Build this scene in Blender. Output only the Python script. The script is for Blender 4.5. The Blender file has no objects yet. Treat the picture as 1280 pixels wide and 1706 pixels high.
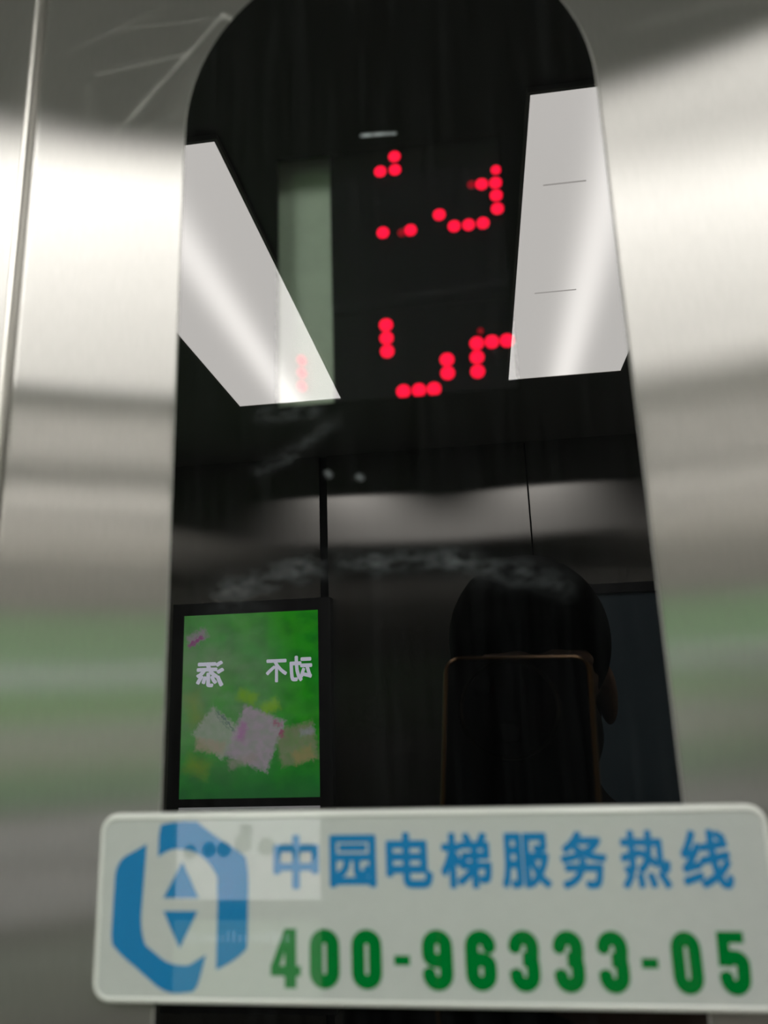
import bpy, bmesh, math, random
from mathutils import Vector, Matrix

# ------------------------------------------------------------------ camera, world, light level
S = bpy.context.scene
COL = S.collection
CAM = Vector((0.0, -0.19, 1.60))           # phone lens, 19 cm from the operating panel (its plane is y = 0)
R = [[0.99092332, 0.13030203, -0.03305087],
     [-0.06277310, 0.23111095, -0.97090024],
     [-0.11887185, 0.96416239, 0.23719269]]
cam_d = bpy.data.cameras.new('camera')
cam = bpy.data.objects.new('camera', cam_d)
COL.objects.link(cam)
cam_d.sensor_fit = 'VERTICAL'
cam_d.sensor_height = 24.0
cam_d.lens = 1242.95 / 1706 * 24.0
cam_d.clip_start = 0.001
cam_d.dof.use_dof = True
cam_d.dof.focus_distance = 1.6
cam_d.dof.aperture_fstop = 9.5
CROT = Matrix((R[0], [-v for v in R[1]], [-v for v in R[2]])).transposed()
cam.matrix_world = Matrix.Translation(CAM) @ CROT.to_4x4()
S.camera = cam

W = bpy.data.worlds.new('world')
S.world = W
W.use_nodes = True
W.node_tree.nodes['Background'].inputs[0].default_value = (0.0, 0.0, 0.0, 1)

LAMP = 8.8                                  # radiance of the two ceiling diffusers
S.view_settings.view_transform = 'Standard'
S.view_settings.look = 'None'
S.view_settings.exposure = 0.27
S.view_settings.gamma = 1.0
S.view_settings.use_curve_mapping = False
S.cycles.max_bounces = 6
S.cycles.diffuse_bounces = 3
S.cycles.glossy_bounces = 4
S.cycles.transparent_max_bounces = 8

# ------------------------------------------------------------------ node helpers
def new_mat(name):
    m = bpy.data.materials.new(name)
    m.use_nodes = True
    nt = m.node_tree
    nt.nodes.clear()
    out = nt.nodes.new('ShaderNodeOutputMaterial')
    return m, nt, out

def N(nt, typ, **kw):
    n = nt.nodes.new(typ)
    for k, v in kw.items():
        setattr(n, k, v)
    return n

def put(nt, sock, v):
    if hasattr(v, 'is_output'):
        nt.links.new(v, sock)
    else:
        sock.default_value = v

def M(nt, op, a, b=0.0, c=0.0, clamp=False):
    n = N(nt, 'ShaderNodeMath', operation=op, use_clamp=clamp)
    put(nt, n.inputs[0], a); put(nt, n.inputs[1], b); put(nt, n.inputs[2], c)
    return n.outputs[0]

def V(nt, op, a, b=None, s=None):
    n = N(nt, 'ShaderNodeVectorMath', operation=op)
    put(nt, n.inputs[0], a)
    if b is not None: put(nt, n.inputs[1], b)
    if s is not None: put(nt, n.inputs['Scale'], s)
    return n.outputs['Value'] if op in ('DOT_PRODUCT', 'LENGTH') else n.outputs[0]

def mixs(nt, f, a, b):
    n = N(nt, 'ShaderNodeMixShader')
    put(nt, n.inputs[0], f); nt.links.new(a, n.inputs[1]); nt.links.new(b, n.inputs[2])
    return n.outputs[0]

def mixc(nt, f, a, b):
    n = N(nt, 'ShaderNodeMix', data_type='RGBA')
    put(nt, n.inputs[0], f)
    put(nt, n.inputs[6], a); put(nt, n.inputs[7], b)
    return n.outputs[2]

def noise(nt, vec, scale, detail=3.0, rough=0.5):
    n = N(nt, 'ShaderNodeTexNoise')
    put(nt, n.inputs['Vector'], vec)
    n.inputs['Scale'].default_value = scale
    n.inputs['Detail'].default_value = detail
    n.inputs['Roughness'].default_value = rough
    return n.outputs[0]

def coords(nt):
    return N(nt, 'ShaderNodeTexCoord').outputs['Object']

def scaled(nt, vec, s):
    return V(nt, 'MULTIPLY', vec, s)

def fresnel(nt, f0=0.045):
    lw = N(nt, 'ShaderNodeLayerWeight')
    lw.inputs[0].default_value = 0.5
    p = M(nt, 'POWER', lw.outputs['Facing'], 5.0)
    return M(nt, 'MULTIPLY_ADD', p, 1.0 - f0, f0)

def strokes(nt, pos, segs):
    """soft marks along line pieces (x0,z0,x1,z1,half width,strength) of the surface, in metres"""
    total = None
    for x0, z0, x1, z1, w, k in segs:
        a = (x0, 0, z0); ab = (x1 - x0, 0, z1 - z0)
        L2 = ab[0] ** 2 + ab[2] ** 2
        pa = V(nt, 'SUBTRACT', pos, a)
        t = M(nt, 'DIVIDE', V(nt, 'DOT_PRODUCT', pa, ab), L2, clamp=True)
        n = N(nt, 'ShaderNodeVectorMath', operation='SCALE')
        n.inputs[0].default_value = ab
        nt.links.new(t, n.inputs['Scale'])
        dv = V(nt, 'SUBTRACT', pa, n.outputs[0])
        dist = V(nt, 'LENGTH', V(nt, 'MULTIPLY', dv, (1, 0, 1)))
        q = M(nt, 'DIVIDE', dist, w)
        g = M(nt, 'EXPONENT', M(nt, 'MULTIPLY', M(nt, 'MULTIPLY', q, q), -1.0))
        g = M(nt, 'MULTIPLY', g, k)
        total = g if total is None else M(nt, 'ADD', total, g)
    return total

def principled(name, col, rough=0.5, metallic=0.0, spec=0.5, emis=None, estr=0.0, var=0.0, vscale=60):
    m, nt, out = new_mat(name)
    b = N(nt, 'ShaderNodeBsdfPrincipled')
    c = (*col, 1)
    if var:
        f = noise(nt, coords(nt), vscale, 4)
        c2 = tuple(v * (1 - var) for v in col) + (1,)
        nt.links.new(mixc(nt, f, c, c2), b.inputs['Base Color'])
    else:
        b.inputs['Base Color'].default_value = c
    b.inputs['Roughness'].default_value = rough
    b.inputs['Metallic'].default_value = metallic
    b.inputs['Specular IOR Level'].default_value = spec
    if emis:
        b.inputs['Emission Color'].default_value = (*emis, 1)
        b.inputs['Emission Strength'].default_value = estr
    nt.links.new(b.outputs[0], out.inputs[0])
    return m

def emission(name, col, k):
    m, nt, out = new_mat(name)
    e = N(nt, 'ShaderNodeEmission')
    e.inputs[0].default_value = (*col, 1)
    e.inputs[1].default_value = k
    nt.links.new(e.outputs[0], out.inputs[0])
    m.cycles.emission_sampling = 'NONE'          # tiny glowing marks: no need to aim rays at them
    return m

def brushed(name, tangent, col=(0.60, 0.585, 0.56), ax=0.34, ay=0.012, diff=0.05, marks=None, haze=0.06, dist='GGX', dcol=(0.5, 0.5, 0.48)):
    """stainless steel ground along the vertical: reflections smear sideways"""
    m, nt, out = new_mat(name)
    pos = N(nt, 'ShaderNodeNewGeometry').outputs['Position']
    g = N(nt, 'ShaderNodeBsdfAnisotropic', distribution=dist)
    r2 = math.sqrt(ax * ay)
    g.inputs['Anisotropy'].default_value = r2 / ax - 1.0
    g.inputs['Tangent'].default_value = tangent
    grain = noise(nt, scaled(nt, pos, (900, 900, 160)), 1.0, 2)
    blot = noise(nt, scaled(nt, pos, (25, 25, 12)), 1.0, 4, 0.6)
    f = M(nt, 'ADD', M(nt, 'MULTIPLY', grain, 0.6), M(nt, 'MULTIPLY', blot, 0.4))
    g.inputs['Color'].default_value = (*col, 1)
    nt.links.new(mixc(nt, f, tuple(c * 0.88 for c in col) + (1,), tuple(min(1, c * 1.12) for c in col) + (1,)), g.inputs['Color'])
    g.inputs['Roughness'].default_value = math.sqrt(r2)
    d = N(nt, 'ShaderNodeBsdfDiffuse')
    d.inputs[0].default_value = (*dcol, 1)
    fac = M(nt, 'MULTIPLY_ADD', blot, haze, diff - haze * 0.5)
    if marks:
        st = strokes(nt, pos, marks)
        nn = noise(nt, scaled(nt, pos, (160, 160, 160)), 1.0, 3)
        fac = M(nt, 'ADD', fac, M(nt, 'MULTIPLY', st, nn), clamp=True)
    nt.links.new(mixs(nt, fac, g.outputs[0], d.outputs[0]), out.inputs[0])
    return m

# ------------------------------------------------------------------ mesh helpers
def link(o, parent=None):
    COL.objects.link(o)
    if parent is not None:
        o.parent = parent
    return o

def obj(name, bm, mat, parent=None, smooth=False, loc=None):
    me = bpy.data.meshes.new(name)
    bm.normal_update()
    bm.to_mesh(me); bm.free()
    if mat is not None:
        me.materials.append(mat)
    if smooth:
        for p in me.polygons: p.use_smooth = True
    o = bpy.data.objects.new(name, me)
    if loc is not None: o.location = loc
    return link(o, parent)

def tag(o, label=None, cat=None, group=None, kind=None):
    if label: o['label'] = label
    if cat: o['category'] = cat
    if group: o['group'] = group
    if kind: o['kind'] = kind
    return o

def empty(name, loc=(0, 0, 0)):
    o = bpy.data.objects.new(name, None)
    o.empty_display_size = 0.02
    o.location = loc
    return link(o)

def box(bm, x0, x1, y0, y1, z0, z1):
    v = [bm.verts.new((x, y, z)) for x in (x0, x1) for y in (y0, y1) for z in (z0, z1)]
    for f in ((0, 1, 3, 2), (4, 6, 7, 5), (0, 4, 5, 1), (2, 3, 7, 6), (0, 2, 6, 4), (1, 5, 7, 3)):
        bm.faces.new([v[i] for i in f])

def boxobj(name, x0, x1, y0, y1, z0, z1, mat, parent=None, bevel=0.0):
    bm = bmesh.new(); box(bm, x0, x1, y0, y1, z0, z1)
    bmesh.ops.recalc_face_normals(bm, faces=bm.faces)
    if bevel:
        bmesh.ops.bevel(bm, geom=list(bm.edges), offset=bevel, segments=3, profile=0.5, affect='EDGES')
    return obj(name, bm, mat, parent)

def loop(bm, pts, y):
    vs = [bm.verts.new((x, y, z)) for x, z in pts]
    es = [bm.edges.new((vs[i], vs[(i + 1) % len(vs)])) for i in range(len(vs))]
    return vs, es

def bridge(bm, a, b):
    n = len(a)
    for i in range(n):
        bm.faces.new((a[i], a[(i + 1) % n], b[(i + 1) % n], b[i]))

def rrect(x0, x1, z0, z1, r, n=8):
    pts = []
    for cx, cz, a0 in ((x1 - r, z1 - r, 0), (x0 + r, z1 - r, 90), (x0 + r, z0 + r, 180), (x1 - r, z0 + r, 270)):
        for k in range(n + 1):
            a = math.radians(a0 + 90 * k / n)
            pts.append((cx + r * math.cos(a), cz + r * math.sin(a)))
    return pts

def arch(x0, x1, z0, zc, grow=0.0, n=48):
    r = (x1 - x0) / 2 + grow
    cx = (x0 + x1) / 2
    pts = [(cx - r, z0 - grow), (cx + r, z0 - grow)]
    for k in range(n + 1):
        a = math.pi * k / n
        pts.append((cx + r * math.cos(a), zc + r * math.sin(a)))
    return pts

def plate(bm, outlines, y_back):
    """stack of outlines (pts, y) from front to back; first is capped, last capped if y_back"""
    rings = [loop(bm, p, y) for p, y in outlines]
    bmesh.ops.triangle_fill(bm, edges=rings[0][1], use_beauty=True)
    for a, b in zip(rings, rings[1:]):
        bridge(bm, a[0], b[0])
    if y_back:
        bmesh.ops.triangle_fill(bm, edges=rings[-1][1], use_beauty=True)
    bmesh.ops.recalc_face_normals(bm, faces=bm.faces)

def disc_pts(cx, cz, r, n=20, sx=1.0):
    return [(cx + sx * r * math.cos(2 * math.pi * k / n), cz + r * math.sin(2 * math.pi * k / n)) for k in range(n)]

Z0 = CAM.z
def mm(pts):                                 # millimetres beside / above the lens foot point -> metres
    return [(x / 1000, Z0 + z / 1000) for x, z in pts]

# ------------------------------------------------------------------ materials of the car
MARKS = mm
wear = []
for a, b, w, k in (((-105.4, 175.8), (-70.7, 216.6), 0.8, 0.42), ((-70.7, 216.6), (-64, 211), 0.9, 0.5),
                   ((-113, 200), (-82, 203), 0.7, 0.24), ((-109, 217), (-68, 215), 0.6, 0.16), ((-125, 210), (-90, 224), 0.5, 0.12),
                   ((-100, 182), (-92, 193), 1.6, 0.10), ((-96, 176), (-84, 181), 1.2, 0.13),
                   ((-113, 172), (-116, 196), 1.8, 0.06), ((-80, 196), (-86, 176), 3.5, 0.05),
                   ((-92, 83), (-88, 80.5), 0.6, 0.12), ((-101, 34), (-93, 31), 0.7, 0.10), ((-95, 38), (-86, 35), 0.6, 0.08),
                   ((55, 190), (92, 196), 2.0, 0.06), ((60, 20), (80, 24), 0.8, 0.10)):
    wear.append((a[0] / 1000, Z0 + a[1] / 1000, b[0] / 1000, Z0 + b[1] / 1000, w / 1000, k))
STEEL_PLATE = brushed('brushed_steel_plate', (1, 0, 0), col=(0.435, 0.43, 0.415), ax=1.4, ay=0.009, diff=0.13, haze=0.05, marks=wear, dist='BECKMANN')
STEEL_X = brushed('brushed_steel_front', (1, 0, 0), col=(0.435, 0.43, 0.415), ax=1.4, ay=0.009, diff=0.13, dist='BECKMANN')
STEEL_B = brushed('brushed_steel_back', (1, 0, 0), ax=0.16, ay=0.010, diff=0.08, dist='BECKMANN')
SIDE = brushed('brushed_steel_side', (0, 1, 0), col=(0.78, 0.765, 0.735), ax=0.35, ay=0.011, diff=0.36, dist='BECKMANN', dcol=(0.80, 0.78, 0.74))
CEIL = principled('ceiling_paint', (0.36, 0.36, 0.355), 0.45, var=0.1, vscale=12)
FLOORM = principled('floor_stone', (0.58, 0.56, 0.52), 0.25, var=0.35, vscale=35)
DARK = principled('dark_gap', (0.01, 0.01, 0.011), 0.6)
BLACK_PLASTIC = principled('black_plastic', (0.012, 0.012, 0.014), 0.35)
BEZEL = principled('dark_grey_bezel', (0.10, 0.10, 0.104), 0.4, 0.2)

# ------------------------------------------------------------------ the car: floor, ceiling, walls
XL, XR, YB, ZC = -0.87, 0.67, -1.61, 2.20
tag(boxobj('floor', XL - .05, XR + .05, YB - .06, 0.06, -0.04, 0.0, FLOORM), kind='structure')
tag(boxobj('ceiling', XL - .05, XR + .05, YB - .06, 0.06, ZC, ZC + 0.04, CEIL), kind='structure')
tag(boxobj('wall_left', XL - .05, XL, YB - .06, 0.06, 0.0, ZC, SIDE), kind='structure')
tag(boxobj('wall_right', XR, XR + .05, YB - .06, 0.06, 0.0, ZC, SIDE), kind='structure')
bm = bmesh.new()
for a in ((XL, -0.1, 0, ZC), (0.062, XR, 0, ZC), (-0.1, 0.062, 0, Z0 - 0.31), (-0.1, 0.062, Z0 + 0.24, ZC)):
    box(bm, a[0], a[1], 0.003, 0.05, a[2], a[3])
box(bm, -0.1, 0.062, 0.04, 0.05, Z0 - 0.31, Z0 + 0.24)
tag(obj('wall_front', bm, STEEL_X), kind='structure')
wb = tag(boxobj('wall_back', XL, XR, YB - 0.05, YB - 0.012, 0.0, ZC, DARK), kind='structure')
for x0, x1 in ((XL, -0.386), (-0.366, 0.134), (0.138, XR)):
    boxobj('wall_panel', x0, x1, YB - 0.012, YB, 0.0, ZC, STEEL_B, wb)

# ------------------------------------------------------------------ ceiling lights
def lamp_mat(name, streak):
    m, nt, out = new_mat(name)
    p = N(nt, 'ShaderNodeSeparateXYZ')
    nt.links.new(coords(nt), p.inputs[0])
    # one tube runs along the middle of the box: the diffuser glows most under it
    u = M(nt, 'DIVIDE', p.outputs[0], 0.03)
    g = M(nt, 'EXPONENT', M(nt, 'MULTIPLY', M(nt, 'MULTIPLY', u, u), -1.0))
    e = N(nt, 'ShaderNodeEmission')
    e.inputs[0].default_value = (1.0, 0.965, 0.92, 1)
    nt.links.new(M(nt, 'MULTIPLY_ADD', g, streak, LAMP), e.inputs[1])
    nt.links.new(e.outputs[0], out.inputs[0])
    return m
DIFF = lamp_mat('lamp_diffuser', 7.0)
LFRAME = principled('lamp_frame_white', (0.55, 0.54, 0.52), 0.4)
HAIR = emission('hairline_stain_on_diffuser', (1.0, 0.95, 0.9), LAMP * 0.62)
for i, (x0, x1, y0, y1, lab) in enumerate(((-0.470, -0.256, -1.226, -0.482, 'rectangular ceiling light reflected at the left edge of the black display'),
                                         (0.085, 0.300, -1.204, -0.473, 'rectangular ceiling light reflected at the right edge of the black display'))):
    cx, cy = (x0 + x1) / 2, (y0 + y1) / 2
    t = empty('ceiling_light', (cx, cy, ZC))
    tag(t, lab, 'ceiling light', 'ceiling lights')
    hx, hy = (x1 - x0) / 2, (y1 - y0) / 2
    bm = bmesh.new()
    for a in ((-hx - .004, -hx, -hy - .004, hy + .004), (hx, hx + .004, -hy - .004, hy + .004), (-hx, hx, -hy - .004, -hy), (-hx, hx, hy, hy + .004)):
        box(bm, a[0], a[1], a[2], a[3], -0.006, 0.0)
    obj('frame', bm, LFRAME, t)
    dif = boxobj('diffuser', -hx, hx, -hy, hy, -0.005, -0.001, DIFF, t)
    if i == 1:
        for (hx0, hx1, hyy) in ((0.109, 0.16, -0.620), (0.115, 0.178, -0.877)):
            boxobj('hairline_mark', hx0 - cx, hx1 - cx, hyy - cy - .0007, hyy - cy + .0007, -0.0062, -0.0050, HAIR, dif)

# ------------------------------------------------------------------ operating panel: brushed faceplate with an arched opening
BX0, BX1, BZ0, BZC = -0.0822, 0.0438, Z0 - 0.30, Z0 + 0.173
bm = bmesh.new()
rb = 0.0028
def frect(ins):
    return [(-0.1342 + ins, 0.95 + ins), (0.097 - ins, 0.95 + ins), (0.097 - ins, 2.06 - ins), (-0.1342 + ins, 2.06 - ins)]
outer = [loop(bm, frect(rb * (1 - math.sin(math.radians(a)))), rb * (1 - math.cos(math.radians(a)))) for a in (0, 15, 30, 45, 60, 75, 90)]
inner = loop(bm, arch(BX0, BX1, BZ0, BZC, 0.0004), 0.0)
bmesh.ops.triangle_fill(bm, edges=outer[0][1] + inner[1], use_beauty=True)
for a, b in zip(outer, outer[1:]):
    bridge(bm, a[0], b[0])
inner2 = loop(bm, arch(BX0, BX1, BZ0, BZC, 0.0004), 0.0028)
bridge(bm, inner[0], inner2[0])
bmesh.ops.recalc_face_normals(bm, faces=bm.faces)
o = obj('operating_panel', bm, STEEL_PLATE)
tag(o, 'brushed steel elevator operating panel faceplate with an arched cut-out', 'control panel')

BEAD = principled('satin_edge_bead', (0.62, 0.61, 0.58), 0.28, 0.9)
bm = bmesh.new()
prev = None
for k in range(13):
    a = math.pi * k / 12
    xx, yy = -0.1362 - 0.0018 * math.cos(a), 0.003 - 0.0042 * math.sin(a)
    cur = (bm.verts.new((xx, yy, 0.95)), bm.verts.new((xx, yy, 2.06)))
    if prev: bm.faces.new((prev[0], cur[0], cur[1], prev[1]))
    prev = cur
bmesh.ops.recalc_face_normals(bm, faces=bm.faces)
obj('edge_bead', bm, BEAD, o, True)

# ------------------------------------------------------------------ floor display: black acrylic with a clear window over red LED matrices
sm = []
for a, b, w, k in (((-67, 27.5), (-46, 32.5), 3.2, .13), ((-46, 33), (-27, 33.5), 2.8, .09),
                   ((-27, 33.2), (-5, 33.0), 2.8, .11), ((-5, 33), (8, 28.5), 3.0, .12), ((12, 29), (21, 25), 2.8, .10),
                   ((-57.5, 60), (-49, 64), 1.9, .06), ((-49, 64), (-36, 73), 1.9, .07), ((-56, 76.5), (-42, 76.6), 2.3, .09),
                   ((-26.2, 163.2), (-16.2, 162.6), .45, 1.0), 
                   ((-38.3, 58.3), (-37.9, 57.7), .75, .45), ((-29.8, 56.7), (-29.2, 56.2), .8, .30),
                   ((-52.5, 106), (17.3, 110.5), .5, .025), ((14.6, 112), (15.5, 114), .9, .12),
                   ((-62, 20), (-52, -8), 9.0, .035), ((-70, 10), (-60, -15), 7.0, .03)):
    sm.append((a[0] / 1000, Z0 + a[1] / 1000, b[0] / 1000, Z0 + b[1] / 1000, w / 1000, k))
def acrylic(name, marks, clear):
    """polished acrylic: black-backed, or clear and lightly tinted, with wiped-on smears"""
    m, nt, out = new_mat(name)
    pos = N(nt, 'ShaderNodeNewGeometry').outputs['Position']
    gl = N(nt, 'ShaderNodeBsdfAnisotropic'); gl.inputs['Roughness'].default_value = 0.0
    F = fresnel(nt)
    if clear:
        tr = N(nt, 'ShaderNodeBsdfTransparent'); tr.inputs[0].default_value = (0.66, 0.66, 0.67, 1)
        gl.inputs['Color'].default_value = (1, 1, 1, 1)
        base = mixs(nt, F, tr.outputs[0], gl.outputs[0])
    else:
        cc = N(nt, 'ShaderNodeCombineColor')
        for i in range(3): nt.links.new(F, cc.inputs[i])
        nt.links.new(cc.outputs[0], gl.inputs['Color'])
        base = gl.outputs[0]
    wisps = noise(nt, scaled(nt, pos, (190, 190, 420)), 1.0, 5, 0.66)
    wisps = M(nt, 'MULTIPLY', M(nt, 'SUBTRACT', wisps, 0.36), 2.6, clamp=True)
    runs = noise(nt, scaled(nt, pos, (520, 520, 22)), 1.0, 3, 0.6)          # dried wiping streaks, fine and upright
    film = M(nt, 'MULTIPLY', M(nt, 'POWER', runs, 3.0), 0.022)
    d = N(nt, 'ShaderNodeBsdfDiffuse'); d.inputs[0].default_value = (0.58, 0.64, 0.68, 1)
    fac = M(nt, 'ADD', M(nt, 'MULTIPLY', strokes(nt, pos, marks), wisps), film, clamp=True)
    nt.links.new(mixs(nt, fac, base, d.outputs[0]), out.inputs[0])
    return m
inwin = lambda q: q[1] > Z0 + 0.09 and q[1] < Z0 + 0.16
ACRYLIC = acrylic('black_backed_acrylic', [q for q in sm if not inwin(q)], False)
CLEAR = acrylic('clear_tinted_acrylic', [q for q in sm if inwin(q)], True)

m, nt, out = new_mat('window_back_face')
tr = N(nt, 'ShaderNodeBsdfTransparent'); tr.inputs[0].default_value = (1, 1, 1, 1)
gl = N(nt, 'ShaderNodeBsdfAnisotropic'); gl.inputs['Roughness'].default_value = 0.0
nt.links.new(mixs(nt, fresnel(nt), tr.outputs[0], gl.outputs[0]), out.inputs[0])
PANE = m
MASK = principled('black_back_paint', (0.004, 0.004, 0.0045), 0.9, spec=0.0)
PCB = principled('green_circuit_board', (0.46, 0.62, 0.44), 0.45, var=0.25, vscale=160)
MATRIX = principled('led_matrix_black', (0.006, 0.006, 0.008), 0.9, spec=0.0)
LEDM = emission('red_led_glow', (1.0, 0.003, 0.034), 2.3)
LEDW = emission('red_led_weak', (1.0, 0.05, 0.07), 0.7)
LEDF = emission('red_led_faint', (1.0, 0.003, 0.03), 0.35)

fd = empty('floor_display', (0, 0, 0))
tag(fd, 'black glossy arched acrylic floor display with glowing red LED dots', 'display')
WX0, WX1, WZ0, WZ1 = -0.0524, 0.0140, Z0 + 0.0784, Z0 + 0.1590
WIN = [(WX0, WZ0), (WX1, WZ0), (WX1, WZ1), (WX0, WZ1)]
bm = bmesh.new()
o1 = loop(bm, arch(BX0, BX1, BZ0, BZC, -0.0004), -0.0009)
o2 = loop(bm, WIN, -0.0009)
bmesh.ops.triangle_fill(bm, edges=o1[1] + o2[1], use_beauty=True)
bmesh.ops.recalc_face_normals(bm, faces=bm.faces)
obj('acrylic_cover', bm, ACRYLIC, fd)
bm = bmesh.new()
bm.faces.new(loop(bm, WIN, -0.0009)[0])
obj('clear_window', bm, CLEAR, fd)
EDGE = principled('glint_acrylic_edge', (0.7, 0.7, 0.68), 0.3)  # pale grey painted in for the glint along the cover's edge
bm = bmesh.new()
rg = [loop(bm, arch(BX0, BX1, BZ0, BZC, g), y) for g, y in ((-0.0004, -0.0009), (-0.0001, -0.0006), (0.0001, 0.0010))]
for a, b in zip(rg, rg[1:]): bridge(bm, a[0], b[0])
bmesh.ops.recalc_face_normals(bm, faces=bm.faces)
obj('glint_edge', bm, EDGE, fd)
bm = bmesh.new()
o1 = loop(bm, arch(BX0, BX1, BZ0, BZC, 0.0003), 0.0012)
o2 = loop(bm, [(WX0, WZ0), (WX1, WZ0), (WX1, WZ1), (WX0, WZ1)], 0.0012)
bmesh.ops.triangle_fill(bm, edges=o1[1] + o2[1], use_beauty=True)
bridge(bm, o2[0], loop(bm, WIN, -0.00088)[0])
bmesh.ops.recalc_face_normals(bm, faces=bm.faces)
obj('black_mask', bm, MASK, fd)
bm = bmesh.new()
vs, es = loop(bm, [(WX0, WZ0), (WX1, WZ0), (WX1, WZ1), (WX0, WZ1)], 0.0012)
bm.faces.new(vs)
obj('window_pane', bm, PANE, fd)
pcb = boxobj('circuit_board', -0.058, 0.022, 0.0085, 0.0100, Z0 + 0.074, Z0 + 0.168, PCB, fd)
bm = bmesh.new()
for a in ((-0.0605, -0.0585, 0.0013, 0.018, 0.072, 0.170), (0.0225, 0.0245, 0.0013, 0.018, 0.072, 0.170),
          (-0.0605, 0.0245, 0.0013, 0.018, 0.070, 0.072), (-0.0605, 0.0245, 0.0013, 0.018, 0.170, 0.172), (-0.0605, 0.0245, 0.018, 0.019, 0.070, 0.172)):
    box(bm, a[0], a[1], a[2], a[3], Z0 + a[4], Z0 + a[5])
obj('housing', bm, BLACK_PLASTIC, fd)
mats_l = boxobj('led_matrix', -0.0375, 0.0218, 0.0066, 0.0084, Z0 + 0.0745, Z0 + 0.1085, MATRIX, fd)
mats_u = boxobj('led_matrix', -0.0375, 0.0218, 0.0066, 0.0084, Z0 + 0.1090, Z0 + 0.1675, MATRIX, fd)

def led(x, z, mat, parent, r=1.75, yb=0.0066, yf=0.0058):
    bm = bmesh.new()
    rings = [loop(bm, mm(disc_pts(x, z, r * k, 16)), y) for k, y in ((0.55, yf), (0.86, yf + .0002), (1.0, yf + .0005), (1.0, yb))]
    bm.faces.new(rings[0][0])
    for a, b in zip(rings, rings[1:]): bridge(bm, a[0], b[0])
    bmesh.ops.recalc_face_normals(bm, faces=bm.faces)
    return obj('led_dot', bm, mat, parent, True)
cx_ = lambda i: -21.72 + 4.265 * i
UP = [(-17.25, 160.5), (-21.8, 155.8), (-17.25, 155.8), (-21.65, 134.5), (-13.35, 134.35), (-4.55, 138.5), (-0.35, 134.1), (3.9, 134.05), (8.15, 134.1),
      (12.65, 138.4), (12.62, 142.9), (12.7, 147.2), (8.6, 147.3)]
for x, z in UP: led(x, z, LEDM, mats_u)
led(13.1, 151.6, LEDM, mats_u, 1.35)
led(5.6, 147.5, LEDF, mats_u, 1.2); led(-16.0, 133.8, LEDF, mats_u, 1.2)
LO = [(-21.77, 104.1), (-21.74, 99.95), (-21.7, 95.8), (-17.5, 83.07), (-13.1, 83.05), (-8.85, 83.05), (-4.72, 91.6), (-4.75, 87.5),
      (3.95, 95.8), (8.2, 95.88), (12.42, 95.85), (3.75, 91.55), (3.65, 87.2)]
for x, z in LO: led(x, z, LEDM, mats_l, 1.9)
led(5.2, 99.5, LEDF, mats_l, 0.8)
for z in (95.8, 91.8, 87.7): led(-47.1, z, LEDW, pcb, 1.3, 0.0085, 0.0058)

# ------------------------------------------------------------------ service sign stuck across the panel
PLATE = principled('sign_face', (0.475, 0.515, 0.50), 0.03, var=0.08, vscale=300)
RIM = principled('sign_rim', (0.64, 0.67, 0.645), 0.12)
BLUE = principled('print_blue', (0.013, 0.185, 0.42), 0.03)
GREEN = principled('print_green', (0.0, 0.16, 0.025), 0.03)
sg = empty('service_hotline_sign', (0, 0, 0))
tag(sg, 'white plastic hotline sign with blue logo, blue characters and green phone number', 'sign')
SX0, SX1, SZ0, SZ1 = -96.6, 60.9, -68.4, -26.6
YS = -0.0030
def srr(ins): return mm(rrect(SX0 + ins, SX1 - ins, SZ0 + ins, SZ1 - ins, max(0.5, 4.4 - ins)))
bm = bmesh.new()
plate(bm, [(srr(1.5), YS), (srr(1.5), YS + 0.0012)], False)
obj('face_plate', bm, PLATE, sg)
bm = bmesh.new()
rg = [loop(bm, srr(i), y) for i, y in ((1.6, YS + .0008), (1.5, YS - .00012), (1.2, YS - .00025), (0.7, YS - .0002), (0.25, YS + .0002), (0.0, YS + .0007), (0.0, -0.0009))]
for a, b in zip(rg, rg[1:]): bridge(bm, a[0], b[0])
bmesh.ops.triangle_fill(bm, edges=rg[-1][1], use_beauty=True)
bmesh.ops.recalc_face_normals(bm, faces=bm.faces)
obj('rim', bm, RIM, sg, True)

def flat(name, polys, mat, parent, y=YS - 0.00008, facing=-1):
    bm = bmesh.new()
    for i_, pts in enumerate(polys):
        yy = y + facing * 3e-6 * (i_ + 1)
        vs = [bm.verts.new((x, yy, z)) for x, z in pts]
        es = [bm.edges.new((vs[i], vs[(i + 1) % len(vs)])) for i in range(len(vs))]
        bmesh.ops.triangle_fill(bm, edges=es, use_beauty=True, normal=(0, facing, 0))
    for f in bm.faces:
        f.normal_update()
        if f.normal.y * facing < 0: f.normal_flip()
    return obj(name, bm, mat, parent)

def qb(p0, p1, p2, n=10):
    return [((1 - t) ** 2 * p0[0] + 2 * t * (1 - t) * p1[0] + t * t * p2[0], (1 - t) ** 2 * p0[1] + 2 * t * (1 - t) * p1[1] + t * t * p2[1]) for t in [k / n for k in range(n + 1)]]

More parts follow.
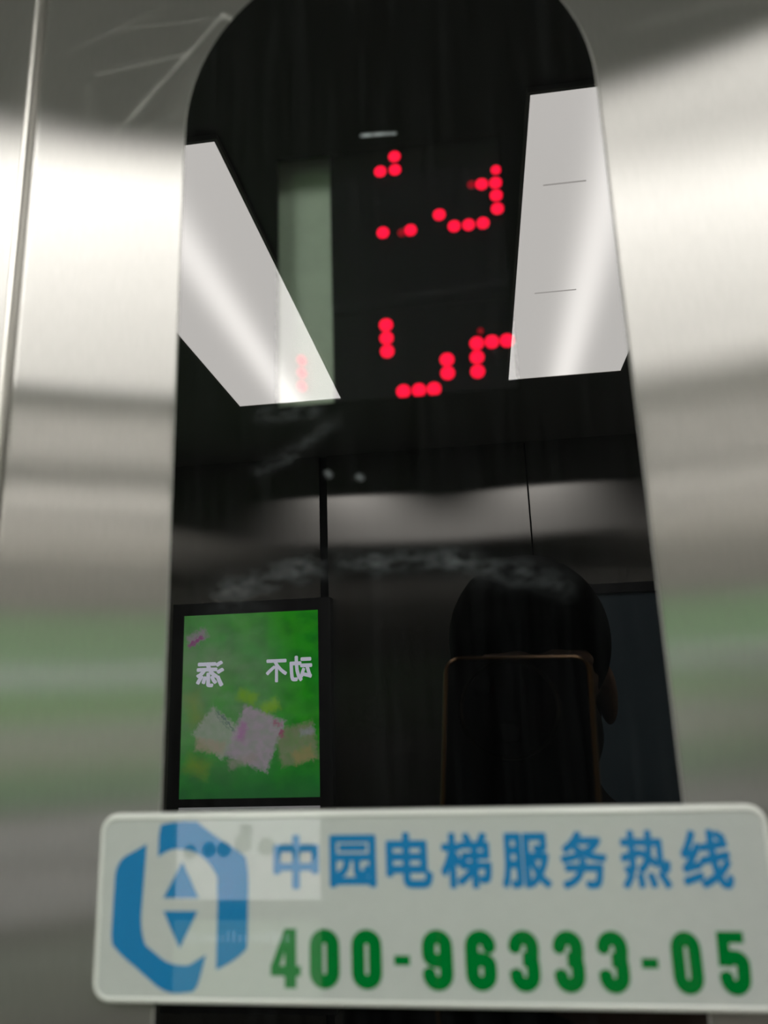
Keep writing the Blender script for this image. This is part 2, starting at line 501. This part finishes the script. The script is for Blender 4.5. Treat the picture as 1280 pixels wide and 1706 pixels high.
# logo: two interlocking hooks round an up and a down arrow
logo = obj('logo', bmesh.new(), BLUE, sg)
LH = [(-80.9, -33.2)] + [(-81.3, -30.9)] + [(-84.8, -32.2)] + qb((-88.6, -34.6), (-91.8, -36.6), (-92.0, -40.5), 6) + [(-92.4, -53.5)] \
    + qb((-91.6, -55.4), (-90.6, -57.2), (-86.5, -60.2), 6) + qb((-82.2, -63.4), (-78.5, -66.0), (-75.3, -66.2), 6) + qb((-71.8, -65.9), (-70.3, -65.4), (-69.6, -63.0), 6) \
    + [(-68.4, -58.7)] + qb((-71.5, -60.0), (-76.5, -61.4), (-80.3, -58.4), 6) + qb((-82.6, -56.5), (-84.6, -54.5), (-84.9, -50.2), 6) + [(-84.9, -42.0)]
LH = [(-84.2, -33.6)] + qb((-88.3, -35.7), (-91.9, -37.0), (-92.0, -41.0), 6) + [(-92.2, -53.6)] + qb((-91.9, -55.8), (-89.5, -58.3), (-86.0, -60.5), 6) \
    + qb((-82.0, -63.4), (-78.4, -66.3), (-75.0, -65.9), 6) + qb((-71.6, -65.6), (-70.4, -64.6), (-69.9, -62.6), 5) + [(-68.6, -57.8)] \
    + qb((-72.5, -60.0), (-77.0, -60.6), (-80.2, -58.2), 6) + qb((-83.6, -55.8), (-84.9, -53.0), (-84.9, -49.5), 6)
RH = [(-81.2, -36.6), (-81.2, -31.6)] + qb((-80.8, -29.3), (-78.5, -28.7), (-75.2, -28.6), 6) + qb((-71.5, -28.7), (-67.5, -31.8), (-63.7, -33.8), 7) \
    + qb((-59.4, -36.5), (-58.6, -38.5), (-58.5, -42.5), 6) + [(-58.6, -53.0)] + qb((-58.7, -56.4), (-61.0, -59.0), (-66.1, -61.0), 6) + [(-66.0, -47.5)] \
    + qb((-66.2, -41.0), (-69.5, -35.2), (-75.0, -34.9), 8) + qb((-77.5, -34.8), (-79.7, -35.5), (-81.2, -36.6), 4)[:-1]
flat('logo_hook', [mm(LH)], BLUE, logo)
flat('logo_hook', [mm(RH)], BLUE, logo)
flat('up_arrow', [mm([(-75.0, -37.6), (-79.5, -45.7), (-70.7, -45.7)])], BLUE, logo)
flat('down_arrow', [mm([(-79.4, -48.5), (-70.9, -48.5), (-75.1, -56.6)])], BLUE, logo)

def glyph_mesh(ch):
    cu = bpy.data.curves.new('glyph', 'FONT')
    cu.body = ch
    cu.size = 1.0
    cu.resolution_u = 3
    cu.fill_mode = 'FRONT'
    t = bpy.data.objects.new('glyph', cu)
    COL.objects.link(t)
    dg = bpy.context.evaluated_depsgraph_get()
    me = bpy.data.meshes.new_from_object(t.evaluated_get(dg))
    bpy.data.objects.remove(t); bpy.data.curves.remove(cu)
    vs = [tuple(v.co) for v in me.vertices]; fs = [tuple(p.vertices) for p in me.polygons]
    bpy.data.meshes.remove(me)
    return vs, fs

def glyph(ch, l, r, b, t, mat, parent, y, name='printed_character', bold=0.034, mirror=False, n=10):
    """one character, made heavy by laying its outline a few hair-breadths apart"""
    vs, fs = glyph_mesh(ch)
    face = 1 if mirror else -1
    V2, F2 = [], []
    for k in range(n):
        a = 2 * math.pi * (k + .5) / n
        o = len(V2)
        V2 += [(x + bold * math.cos(a), z + bold * math.sin(a), k) for x, z, _ in vs]
        F2 += [tuple(i + o for i in f) for f in fs]
    xs = [v[0] for v in V2]; zs = [v[1] for v in V2]
    x0, x1, z0, z1 = min(xs), max(xs), min(zs), max(zs)
    co = []
    for x, z, k in V2:
        u = (x - x0) / (x1 - x0); w = (z - z0) / (z1 - z0)
        co.append(((r - u * (r - l)) if mirror else (l + u * (r - l)), y + face * 3e-6 * k, b + w * (t - b)))
    me = bpy.data.meshes.new(name)
    me.from_pydata(co, [], F2)
    me.update()
    if me.polygons[0].normal.y * face < 0: me.flip_normals()
    me.materials.append(mat)
    return link(bpy.data.objects.new(name, me), parent)

ROW = [('\u4e2d', -52.4, -41.4, -43.8, -31.9), ('\u56ed', -38.8, -27.7, -43.5, -32.0), ('\u7535', -25.4, -14.5, -43.7, -31.6), ('\u68af', -12.6, -0.9, -43.8, -31.8),
       ('\u670d', 1.3, 12.4, -43.8, -32.0), ('\u52a1', 14.6, 25.0, -44.0, -31.8), ('\u70ed', 27.9, 38.7, -44.0, -31.7), ('\u7ebf', 41.0, 51.8, -44.1, -31.7)]
for ch, l, r, b, t in ROW:
    glyph(ch, l / 1000, r / 1000, Z0 + b / 1000, Z0 + t / 1000, BLUE, sg, YS - 0.00008)

def stroke_polys(path, w, closed=False):
    polys = []
    n = len(path)
    for i in range(n if closed else n - 1):
        a, b = path[i], path[(i + 1) % n]
        dx, dz = b[0] - a[0], b[1] - a[1]
        L = math.hypot(dx, dz) or 1
        nx, nz = -dz / L * w / 2, dx / L * w / 2
        polys.append([(a[0] + nx, a[1] + nz), (a[0] - nx, a[1] - nz), (b[0] - nx, b[1] - nz), (b[0] + nx, b[1] + nz)])
        if closed or i < n - 2:
            polys.append(disc_pts(b[0], b[1], w / 2 * 0.999, 12))
    return polys
def arcp(cx, cz, rx, rz, a0, a1, n=10):
    return [(cx + rx * math.cos(math.radians(a0 + (a1 - a0) * k / n)), cz + rz * math.sin(math.radians(a0 + (a1 - a0) * k / n))) for k in range(n + 1)]
# heavy condensed numerals in a cell 6.7 wide, 12.4 high
SW = 2.95
def digit(c):
    h = SW / 2; rx = 3.35 - h; cx = 3.35
    if c == '0': return stroke_polys(arcp(cx, 12.4 - h - rx, rx, rx, 0, 180) + arcp(cx, h + rx, rx, rx, 180, 360), SW, True)
    if c in '96':
        p = stroke_polys(arcp(cx, 12.4 - h - rx, rx, rx, 0, 180) + arcp(cx, 7.3, rx, 1.3, 180, 360), SW, True)
        p += stroke_polys([(6.7 - h, 12.4 - h - rx)] + arcp(cx, h + rx, rx, rx, 0, -180) + [(h, 3.7)], SW)
        return [[(6.7 - x, 12.4 - z) for x, z in q] for q in p] if c == '6' else p
    if c == '3':
        return stroke_polys([(h, 8.7)] + arcp(cx, 12.4 - h - rx, rx, rx, 180, 0) + [(6.7 - h, 8.2), (5.0, 6.5), (3.0, 6.5)], SW) + \
               stroke_polys([(5.0, 6.4), (6.7 - h, 5.2)] + arcp(cx, h + rx, rx, rx, 0, -180) + [(h, 4.2)], SW)
    if c == '4':
        return [[(0, 4.6), (0, 2.5), (6.9, 2.5), (6.9, 4.6)], [(3.2, 12.4), (5.9, 12.4), (5.9, 0), (3.2, 0)], [(0, 4.5), (2.0, 4.2), (4.4, 11.0), (5.0, 12.4), (3.2, 12.4)]]
    if c == '5':
        return [[(0.3, 12.4), (6.1, 12.4), (6.1, 10.1), (0.3, 10.1)], [(0.3, 12.4), (2.9, 12.4), (2.8, 5.6), (0.1, 5.6)]] + \
               stroke_polys([(1.6, 6.7)] + arcp(3.6, 6.0, 1.75, 1.3, 120, 0) + arcp(cx, h + rx, rx, rx, 0, -180) + [(h, 4.2)], SW)
    if c == '-': return [[(0, 5.0), (0, 7.0), (3.5, 7.0), (3.5, 5.0)]]
NUM = [('4', -53.0, 6.9), ('0', -43.8, 7.0), ('0', -34.0, 7.0), ('-', -24.2, 3.6), ('9', -17.8, 6.9), ('6', -8.1, 6.9), ('3', 1.6, 6.7), ('3', 11.3, 6.7), ('3', 20.9, 6.6),
       ('-', 30.2, 3.5), ('0', 36.6, 6.3), ('5', 46.2, 6.4)]
for k, (c, x, wd) in enumerate(NUM):
    cw = 3.5 if c == '-' else 6.7
    z = -64.6 - 0.25 * k / 11
    flat('printed_numeral', [mm([(x + px / cw * wd, z + pz) for px, pz in q]) for q in digit(c)], GREEN, sg)

# ------------------------------------------------------------------ advertising screen on the back wall (seen reflected)
def screen_green():
    m, nt, out = new_mat('screen_green_picture')
    p = coords(nt)
    n1 = noise(nt, scaled(nt, p, (6, 6, 8)), 1.0, 3)
    n2 = noise(nt, scaled(nt, p, (22, 22, 26)), 1.0, 3)
    n3 = noise(nt, scaled(nt, p, (9, 9, 11)), 1.0, 4)
    c = mixc(nt, M(nt, 'MULTIPLY_ADD', n1, 2.6, -0.95, clamp=True), (0.008, 0.62, 0.035, 1), (0.09, 0.70, 0.03, 1))
    c = mixc(nt, M(nt, 'MULTIPLY_ADD', n2, 2.2, -0.85, clamp=True), c, (0.012, 0.28, 0.03, 1))
    # the picture itself is misty towards one side (white steam in the advert) and dark at its foot
    q = V(nt, 'LENGTH', V(nt, 'MULTIPLY', V(nt, 'SUBTRACT', p, (-0.65, YB, Z0 + 0.03)), (5.5, 0, 4.6)))
    mist = M(nt, 'MULTIPLY', M(nt, 'SUBTRACT', 1.25, q, clamp=True), M(nt, 'MULTIPLY_ADD', n3, 1.6, -0.15, clamp=True))
    c = mixc(nt, M(nt, 'MULTIPLY', mist, 1.0, clamp=True), c, (0.42, 0.62, 0.36, 1))
    sp = N(nt, 'ShaderNodeSeparateXYZ'); nt.links.new(p, sp.inputs[0])
    foot = M(nt, 'MULTIPLY_ADD', sp.outputs[2], -9.0, 9.0 * (Z0 - 0.11), clamp=True)
    c = mixc(nt, M(nt, 'MULTIPLY', foot, 0.8), c, (0.06, 0.24, 0.09, 1))
    # the printed motif: leaves and three pale packets with pink and grey print, soft-edged
    wob = N(nt, 'ShaderNodeTexNoise'); nt.links.new(scaled(nt, p, (28, 28, 28)), wob.inputs['Vector']); wob.inputs['Detail'].default_value = 3
    pw = V(nt, 'ADD', p, scaled(nt, V(nt, 'SUBTRACT', wob.outputs['Color'], (.5, .5, .5)), (.022, .022, .022)))
    fine = noise(nt, scaled(nt, p, (60, 60, 60)), 1.0, 4)
    def soft(cx, cz, hx, hz, ang, edge, amount):
        ca, sa = math.cos(math.radians(ang)), math.sin(math.radians(ang))
        d = V(nt, 'SUBTRACT', pw, (cx, YB, Z0 + cz))
        u = M(nt, 'SUBTRACT', M(nt, 'ABSOLUTE', V(nt, 'DOT_PRODUCT', d, (ca, 0, sa))), hx)
        w = M(nt, 'SUBTRACT', M(nt, 'ABSOLUTE', V(nt, 'DOT_PRODUCT', d, (-sa, 0, ca))), hz)
        k = M(nt, 'DIVIDE', M(nt, 'MAXIMUM', u, w), -edge, clamp=True)
        return M(nt, 'MULTIPLY', k, amount)
    for cx, cz, hx, hz, ang, edge, am, col in (
            (-0.560, 0.005, .030, .020, -20, .014, .8, (0.30, 0.62, 0.03)), (-0.505, -0.020, .028, .020, 25, .014, .8, (0.34, 0.66, 0.03)),
            (-0.690, -0.020, .030, .050, 15, .03, .6, (0.34, 0.46, 0.10)), (-0.680, -0.150, .040, .030, -20, .03, .7, (0.30, 0.44, 0.05)),
            (-0.430, -0.020, .040, .025, 0, .02, .5, (0.05, 0.40, 0.03)),
            (-0.440, -0.105, .052, .048, 12, .012, .85, (0.34, 0.36, 0.22)), (-0.425, -0.130, .030, .020, 20, .012, .8, (0.46, 0.40, 0.16)),
            (-0.415, -0.078, .022, .012, 10, .010, .7, (0.45, 0.46, 0.52)),
            (-0.632, -0.075, .052, .045, -38, .010, .9, (0.50, 0.56, 0.46)), (-0.650, -0.105, .042, .020, -10, .012, .8, (0.55, 0.46, 0.34)),
            (-0.612, -0.050, .036, .003, -48, .003, .7, (0.10, 0.20, 0.19)), (-0.600, -0.060, .034, .0025, -48, .003, .7, (0.10, 0.20, 0.19)), (-0.624, -0.048, .028, .0025, -48, .003, .6, (0.12, 0.22, 0.20)),
            (-0.540, -0.090, .058, .066, -22, .010, .95, (0.56, 0.46, 0.54)), (-0.570, -0.140, .040, .016, 15, .012, .7, (0.46, 0.40, 0.36)),
            (-0.572, -0.075, .014, .026, -15, .010, .75, (0.55, 0.22, 0.50)), (-0.488, -0.058, .013, .008, -20, .006, .8, (0.50, 0.10, 0.22)), (-0.476, -0.080, .008, .010, 0, .005, .8, (0.48, 0.08, 0.22)),
            (-0.688, 0.150, .030, .018, 25, .012, .85, (0.48, 0.36, 0.46)), (-0.692, 0.140, .022, .007, 35, .005, .8, (0.40, 0.08, 0.30))):
        c = mixc(nt, M(nt, 'MULTIPLY', soft(cx, cz, hx, hz, ang, edge, am), M(nt, 'MULTIPLY_ADD', fine, 0.9, 0.45, clamp=True)), c, (*[v * 1.35 for v in col], 1))
    e = N(nt, 'ShaderNodeEmission')
    nt.links.new(c, e.inputs[0]); e.inputs[1].default_value = 4.0
    nt.links.new(e.outputs[0], out.inputs[0])
    return m
def screen_tint(name, a, b, k, sc=20):
    m, nt, out = new_mat(name)
    n1 = noise(nt, scaled(nt, coords(nt), (sc, sc, sc)), 1.0, 3)
    e = N(nt, 'ShaderNodeEmission')
    nt.links.new(mixc(nt, M(nt, 'MULTIPLY_ADD', n1, 2.0, -0.5, clamp=True), (*a, 1), (*b, 1)), e.inputs[0]); e.inputs[1].default_value = k
    nt.links.new(e.outputs[0], out.inputs[0])
    return m
YF = YB + 0.030
ad = empty('advertising_screen', (0, 0, 0))
tag(ad, 'tall lit advertising screen with green picture, reflected low left in the black display', 'screen')
AX0, AX1 = -0.750, -0.356
for a in ((AX0, -0.722, -0.66, 0.232), (-0.386, AX1, -0.66, 0.232), (-0.722, -0.386, 0.203, 0.232), (-0.722, -0.386, -0.66, -0.625), (-0.722, -0.386, -0.240, -0.222), (-0.722, -0.386, -0.475, -0.435)):
    boxobj('frame_bar', a[0], a[1], YB, YF + 0.004, Z0 + a[2], Z0 + a[3], BEZEL, ad)
sc1 = boxobj('screen_picture', -0.722, -0.386, YB, YF, Z0 - 0.222, Z0 + 0.203, screen_green(), ad)
sc2 = boxobj('screen_picture', -0.722, -0.386, YB, YF, Z0 - 0.435, Z0 - 0.240, screen_tint('screen_white_picture', (0.80, 0.86, 0.82), (0.95, 0.88, 0.92), 3.0), ad)
sc3 = boxobj('screen_picture', -0.722, -0.386, YB, YF, Z0 - 0.625, Z0 - 0.475, screen_tint('screen_pale_green_picture', (0.40, 0.62, 0.38), (0.60, 0.70, 0.52), 1.3), ad)
WHT = emission('screen_white', (0.85, 0.85, 1.0), 7.5)
def pic(name, pts, mat, par, lift=0.0004):
    return flat(name, [[(x, Z0 + z) for x, z in pts]], mat, par, YF + lift, 1)
glyph('\u52a8', -0.457, -0.402, Z0 + 0.036, Z0 + 0.096, WHT, sc1, YF + 0.0008, 'screen_character', 0.036, True)
glyph('\u4e0d', -0.515, -0.463, Z0 + 0.036, Z0 + 0.090, WHT, sc1, YF + 0.0008, 'screen_character', 0.03, True)
glyph('\u6dfb', -0.688, -0.618, Z0 + 0.030, Z0 + 0.092, WHT, sc1, YF + 0.0008, 'screen_character', 0.034, True)
HEADM = emission('screen_head_grey', (0.45, 0.50, 0.45), 1.1)
HEADD = emission('screen_head_dark', (0.16, 0.20, 0.20), 0.7)
SKINM = emission('screen_face', (0.95, 0.78, 0.76), 2.2)
for x, z, r in ((-0.690, -0.335, .016), (-0.645, -0.330, .017), (-0.610, -0.330, .017)):
    pic('pictured_head', disc_pts(x, z, r, 18), HEADD, sc2)
for x, z, r in ((-0.566, -0.318, .021), (-0.511, -0.325, .020)):
    pic('pictured_head', disc_pts(x, z, r, 18), HEADM, sc2)
pic('pictured_mark', [(-0.575, -0.278), (-0.545, -0.278), (-0.540, -0.300), (-0.570, -0.300)], HEADD, sc2)
for x, z in ((-0.464, -0.338), (-0.416, -0.338)):
    pic('pictured_head', disc_pts(x, z, .021, 18), HEADD, sc2, .0004)
    pic('pictured_face', disc_pts(x, z - .007, .012, 16), SKINM, sc2, .0006)
RINGW = emission('screen_pale_line', (0.75, 0.9, 0.9), 2.4)
bm = bmesh.new()
for k in range(28):
    a0, a1 = 2 * math.pi * k / 28, 2 * math.pi * (k + 1) / 28
    bm.faces.new([bm.verts.new((-0.425 + r * math.cos(a), YF + .0005, Z0 - 0.510 + r * math.sin(a))) for r, a in ((.022, a0), (.022, a1), (.0205, a1), (.0205, a0))])
obj('screen_ring_logo', bm, RINGW, sc3)
random.seed(5)
x = -0.458
while x > -0.690:
    w = random.choice((.006, .008, .009))
    h = random.choice((.014, .016, .022))
    pic('screen_small_letter', [(x, -0.520 + h), (x - w, -0.520 + h), (x - w, -0.520), (x, -0.520)], RINGW, sc3, .0005)
    x -= w + .006

# dark framed poster on the right half of the back wall
POSTER = principled('poster_slate', (0.22, 0.30, 0.36), 0.3, var=0.4, vscale=6)
po = empty('framed_poster', (0, 0, 0))
tag(po, 'dark blue-grey framed poster faintly reflected right of the phone', 'poster')
for a in ((0.152, 0.172, -0.66, 0.232), (0.526, 0.546, -0.66, 0.232), (0.172, 0.526, 0.210, 0.232), (0.172, 0.526, -0.66, -0.640)):
    boxobj('frame_bar', a[0], a[1], YB, YF, Z0 + a[2], Z0 + a[3], BEZEL, po)
boxobj('poster_sheet', 0.172, 0.526, YB, YB + 0.020, Z0 - 0.640, Z0 + 0.210, POSTER, po)

# ------------------------------------------------------------------ phone whose lens takes the picture (seen reflected)
PHB = principled('phone_back_black', (0.008, 0.008, 0.010), 0.25)
GOLD = principled('phone_edge_gold', (0.40, 0.22, 0.09), 0.32, 1.0)
RING = principled('phone_ring_dark', (0.10, 0.08, 0.06), 0.3, 0.8)
GLASS = principled('phone_lens_glass', (0.002, 0.002, 0.003), 0.05)
SCRN = principled('phone_glass_front', (0.01, 0.01, 0.012), 0.08)
PM = Matrix.Translation(CAM) @ CROT.to_4x4()
def ploc(x, y, z): return PM @ Vector((x, y, z))
ph = empty('phone', ploc(0.015, -0.0625, 0.006))
ph.rotation_euler = CROT.to_euler()
tag(ph, 'black phone with gold edge and round camera ring, reflected in the display', 'phone')
def pbm(outl, capf=True, capb=True):
    bm = bmesh.new()
    rings = []
    for pts, z in outl:
        vs = [bm.verts.new((x, y, z)) for x, y in pts]
        rings.append((vs, [bm.edges.new((vs[i], vs[(i + 1) % len(vs)])) for i in range(len(vs))]))
    if capf: bmesh.ops.triangle_fill(bm, edges=rings[0][1])
    for a, b in zip(rings, rings[1:]): bridge(bm, a[0], b[0])
    if capb: bmesh.ops.triangle_fill(bm, edges=rings[-1][1])
    bmesh.ops.recalc_face_normals(bm, faces=bm.faces)
    return bm
PX, PY = 0.0368, 0.0815                      # half width and height; local origin = phone centre, -z = its back
def pr(ins, r=0.009): return rrect(-PX + ins, PX - ins, -PY + ins, PY - ins, r - ins)
obj('back_cover', pbm([(pr(.0034), -0.0029), (pr(.0026), -0.00275)], True, False), PHB, ph)
obj('edge_frame', pbm([(pr(.0026), -0.00275), (pr(.0017), -0.0024), (pr(.0009), -0.0017), (pr(.0003), -0.0007), (pr(0), 0.0005), (pr(0), 0.0030), (pr(.0008), 0.0042)], False, False), GOLD, ph, True)
obj('front_glass', pbm([(pr(.0008), 0.0042), (pr(.0012), 0.0045)], False, True), SCRN, ph)
RC = (-0.0035, 0.0545)                        # ring centre
cir = lambda c, r, n=40: [(c[0] + r * math.cos(2 * math.pi * k / n), c[1] + r * math.sin(2 * math.pi * k / n)) for k in range(n)]
rng = obj('camera_ring', pbm([(cir(RC, .0225), -0.0036), (cir(RC, .0235), -0.0044), (cir(RC, .0242), -0.0042), (cir(RC, .0246), -0.0029)], False, False), RING, ph)
obj('camera_plate', pbm([(cir(RC, .0225), -0.0036), (cir(RC, .0226), -0.0029)], True, False), PHB, rng)
for c, r in (((-0.016, 0.066), .0056), ((0.008, 0.066), .0056), ((-0.003, 0.043), .0056)):
    obj('lens', pbm([(cir(c, r - .0012, 20), -0.0041), (cir(c, r, 20), -0.0040), (cir(c, r, 20), -0.0036)], True, False), GLASS, rng)

# ------------------------------------------------------------------ person holding the phone (dark shape in the reflection)
def capsule(bm, a, b, ra, rb2, n=16, m=6):
    a = Vector(a); b = Vector(b)
    dvec = b - a
    L = dvec.length
    q = Vector((0, 0, 1)).rotation_difference(dvec.normalized()) if L > 1e-6 else Matrix.Identity(3).to_quaternion()
    rings = []
    prof = [(-ra * math.cos(math.pi / 2 * k / m), ra * math.sin(math.pi / 2 * k / m)) for k in range(1, m + 1)] + \
           [(L + rb2 * math.sin(math.pi / 2 * k / m), rb2 * math.cos(math.pi / 2 * k / m)) for k in range(0, m)]
    for z, r in prof:
        rings.append([bm.verts.new(a + q @ Vector((r * math.cos(2 * math.pi * j / n), r * math.sin(2 * math.pi * j / n), z))) for j in range(n)])
    for r0, r1 in zip(rings, rings[1:]): bridge(bm, r0, r1)
    bm.faces.new(list(reversed(rings[0]))); bm.faces.new(rings[-1])

def ellipsoid(bm, c, rx, ry, rz):
    r = bmesh.ops.create_uvsphere(bm, u_segments=24, v_segments=16, radius=1.0)
    for v in r['verts']:
        v.co = Vector((c[0] + v.co.x * rx, c[1] + v.co.y * ry, c[2] + v.co.z * rz))

def melt(name, bm, mat, parent, voxel, it=4):
    me = bpy.data.meshes.new(name)
    bmesh.ops.recalc_face_normals(bm, faces=bm.faces)
    bm.to_mesh(me); bm.free()
    o = bpy.data.objects.new(name, me); COL.objects.link(o)
    r = o.modifiers.new('r', 'REMESH'); r.mode = 'VOXEL'; r.voxel_size = voxel; r.use_smooth_shade = True
    s = o.modifiers.new('s', 'SMOOTH'); s.iterations = it; s.factor = 0.5
    dg = bpy.context.evaluated_depsgraph_get()
    me2 = bpy.data.meshes.new_from_object(o.evaluated_get(dg))
    bpy.data.objects.remove(o); bpy.data.meshes.remove(me)
    me2.name = name
    me2.materials.clear(); me2.materials.append(mat)
    for p in me2.polygons: p.use_smooth = True
    return link(bpy.data.objects.new(name, me2), parent)

SKIN = principled('skin', (0.42, 0.26, 0.19), 0.5, var=0.1, vscale=40)
HAIRM = principled('black_hair', (0.008, 0.007, 0.006), 0.9, spec=0.1, var=0.3, vscale=200)
JACK = principled('black_jacket', (0.012, 0.012, 0.014), 0.8, var=0.3, vscale=120)
TROU = principled('dark_trousers', (0.016, 0.017, 0.022), 0.85, var=0.3, vscale=120)
SHOE = principled('dark_shoes', (0.015, 0.014, 0.013), 0.5)
px, py = 0.05, -0.62                        # person stands here, facing the panel
person = empty('person', (px, py, 0))
tag(person, 'person in dark clothes holding up a phone, a dark shape in the reflection', 'person')
hz = 1.605
def hp(x, y, z):                              # phone-local -> person-local
    w = Matrix.Translation(ploc(0.015, -0.0625, 0.006)) @ CROT.to_4x4() @ Vector((x, y, z))
    return w - Vector((px, py, 0))
pc = [hp(0.048, -0.020, 0.004), hp(0.052, -0.075, 0.012)]
SR, ER, WR = Vector((0.160, -.03, 1.38)), Vector((0.23, 0.08, 1.15)), pc[1] + Vector((0.045, -0.050, -0.030))
SLf, ELf, WLf = Vector((-0.145, -.03, 1.38)), Vector((-0.185, -.07, 1.10)), Vector((-0.245, 0.03, 0.86))
bm = bmesh.new()
ellipsoid(bm, (0, -0.010, hz + 0.035), .076, .094, .090)      # skull
ellipsoid(bm, (0, 0.018, hz - 0.035), .058, .070, .078)       # face and jaw
ellipsoid(bm, (0, 0.050, hz - 0.088), .026, .026, .022)       # chin
capsule(bm, (0, 0.084, hz + 0.006), (0, 0.097, hz - 0.030), .009, .013)   # nose
for s in (-1, 1):
    ellipsoid(bm, (s * .016, 0.086, hz - 0.034), .007, .008, .006)
    ellipsoid(bm, (s * .076, -0.012, hz - 0.012), .010, .020, .032)       # ears
    capsule(bm, (s * .016, 0.078, hz + 0.022), (s * .046, 0.066, hz + 0.020), .010, .009)   # brows
capsule(bm, (-.018, 0.080, hz - 0.056), (.018, 0.080, hz - 0.056), .008, .008)              # lips
capsule(bm, (-.014, 0.078, hz - 0.068), (.014, 0.078, hz - 0.068), .008, .008)
capsule(bm, (0, -0.020, hz - 0.05), (0, -0.030, 1.40), .055, .062)
capsule(bm, (0, -0.03, 1.36), (0, -0.03, 1.00), .125, .115)
capsule(bm, (-.11, -0.03, 1.365), (.12, -0.03, 1.365), .062, .062)
capsule(bm, (-.07, -0.03, 0.95), (.07, -0.03, 0.95), .11, .11)
for s in (-1, 1):
    capsule(bm, (s * .09, -0.03, 0.90), (s * .105, -0.015, 0.48), .085, .055)
    capsule(bm, (s * .105, -0.015, 0.48), (s * .11, -0.035, 0.09), .055, .036)
    capsule(bm, (s * .11, -0.03, 0.045), (s * .12, 0.13, 0.035), .036, .030)
for a, b, c in ((SR, ER, WR), (SLf, ELf, WLf)):
    capsule(bm, a, b, .050, .040)
    capsule(bm, b, c, .040, .026)
# right hand: palm along the phone's right edge, fingers across its back, thumb on its screen side
capsule(bm, WR, pc[1], .026, .024); capsule(bm, pc[1], pc[0], .022, .017)
capsule(bm, hp(0.047, -0.005, 0.0), hp(0.049, -0.075, 0.002), .0125, .0135)
for k, (yy, ln) in enumerate(((-0.006, .030), (-0.026, .036), (-0.046, .033), (-0.066, .024))):
    base_ = hp(0.047, yy, -0.001)
    kn = hp(0.043, yy - .001, -0.0125)
    mid = hp(0.043 - ln * .62, yy + .002, -0.0135)
    tip = hp(0.043 - ln * 1.15, yy + .005, -0.0112)
    capsule(bm, base_, kn, .0095, .0088); capsule(bm, kn, mid, .0085, .0078); capsule(bm, mid, tip, .0078, .0068)
capsule(bm, hp(0.050, -0.068, .010), hp(0.043, -0.035, .0150), .0135, .011)
capsule(bm, hp(0.043, -0.035, .0150), hp(0.024, -0.012, .0138), .0105, .0085)
# left hand hanging, slightly curled
capsule(bm, WLf, WLf + Vector((.004, .018, -.080)), .026, .030)
for k in range(4):
    b0 = WLf + Vector((.004 + 0.0, -.012 + .019 * k, -.095))
    b1 = b0 + Vector((.006, .004, -.040 + .004 * abs(k - 1.5))); b2 = b1 + Vector((.018, .003, -.026))
    capsule(bm, b0, b1, .0088, .008); capsule(bm, b1, b2, .008, .0068)
capsule(bm, WLf + Vector((.01, .035, -.04)), WLf + Vector((.024, .055, -.085)), .012, .009)
melt('body', bm, SKIN, person, .0036, 3)
bm = bmesh.new()
ellipsoid(bm, (0, -0.018, hz + 0.046), .086, .100, .092)
ellipsoid(bm, (0, -0.050, hz - 0.010), .078, .066, .080)
ellipsoid(bm, (0, 0.036, hz + 0.046), .068, .054, .040)
hair = melt('hair', bm, HAIRM, person, .006, 2)
bm = bmesh.new()
ellipsoid(bm, (0, 0.024, hz - 0.046), .063, .078, .062)
melt('added_face_mask', bm, JACK, person, .006, 2)  # black cover, added to keep the face dark in the reflection
bm = bmesh.new()
capsule(bm, (0, -0.03, 1.36), (0, -0.03, 0.93), .148, .145)
capsule(bm, (-.11, -0.03, 1.37), (.12, -0.03, 1.37), .074, .074)
capsule(bm, (0, -0.03, 1.38), (0, -0.025, 1.475), .095, .070)
for a, b, c in ((SR, ER, WR), (SLf, ELf, WLf)):
    capsule(bm, a, b, .060, .050)
    capsule(bm, b, b + (c - b) * 0.93, .050, .038)
melt('jacket', bm, JACK, person, .009, 4)
bm = bmesh.new()
capsule(bm, (-.07, -0.03, 0.93), (.07, -0.03, 0.93), .128, .128)
for s in (-1, 1):
    capsule(bm, (s * .09, -0.03, 0.90), (s * .105, -0.015, 0.48), .105, .080)
    capsule(bm, (s * .105, -0.015, 0.48), (s * .11, -0.035, 0.13), .080, .066)
melt('trousers', bm, TROU, person, .009, 4)
for s in (-1, 1):
    bm = bmesh.new()
    capsule(bm, (s * .11, -0.05, 0.052), (s * .122, 0.15, 0.044), .050, .044)
    ellipsoid(bm, (s * .116, 0.05, 0.012), .050, .150, .012)
    melt('shoe', bm, SHOE, person, .007, 2)
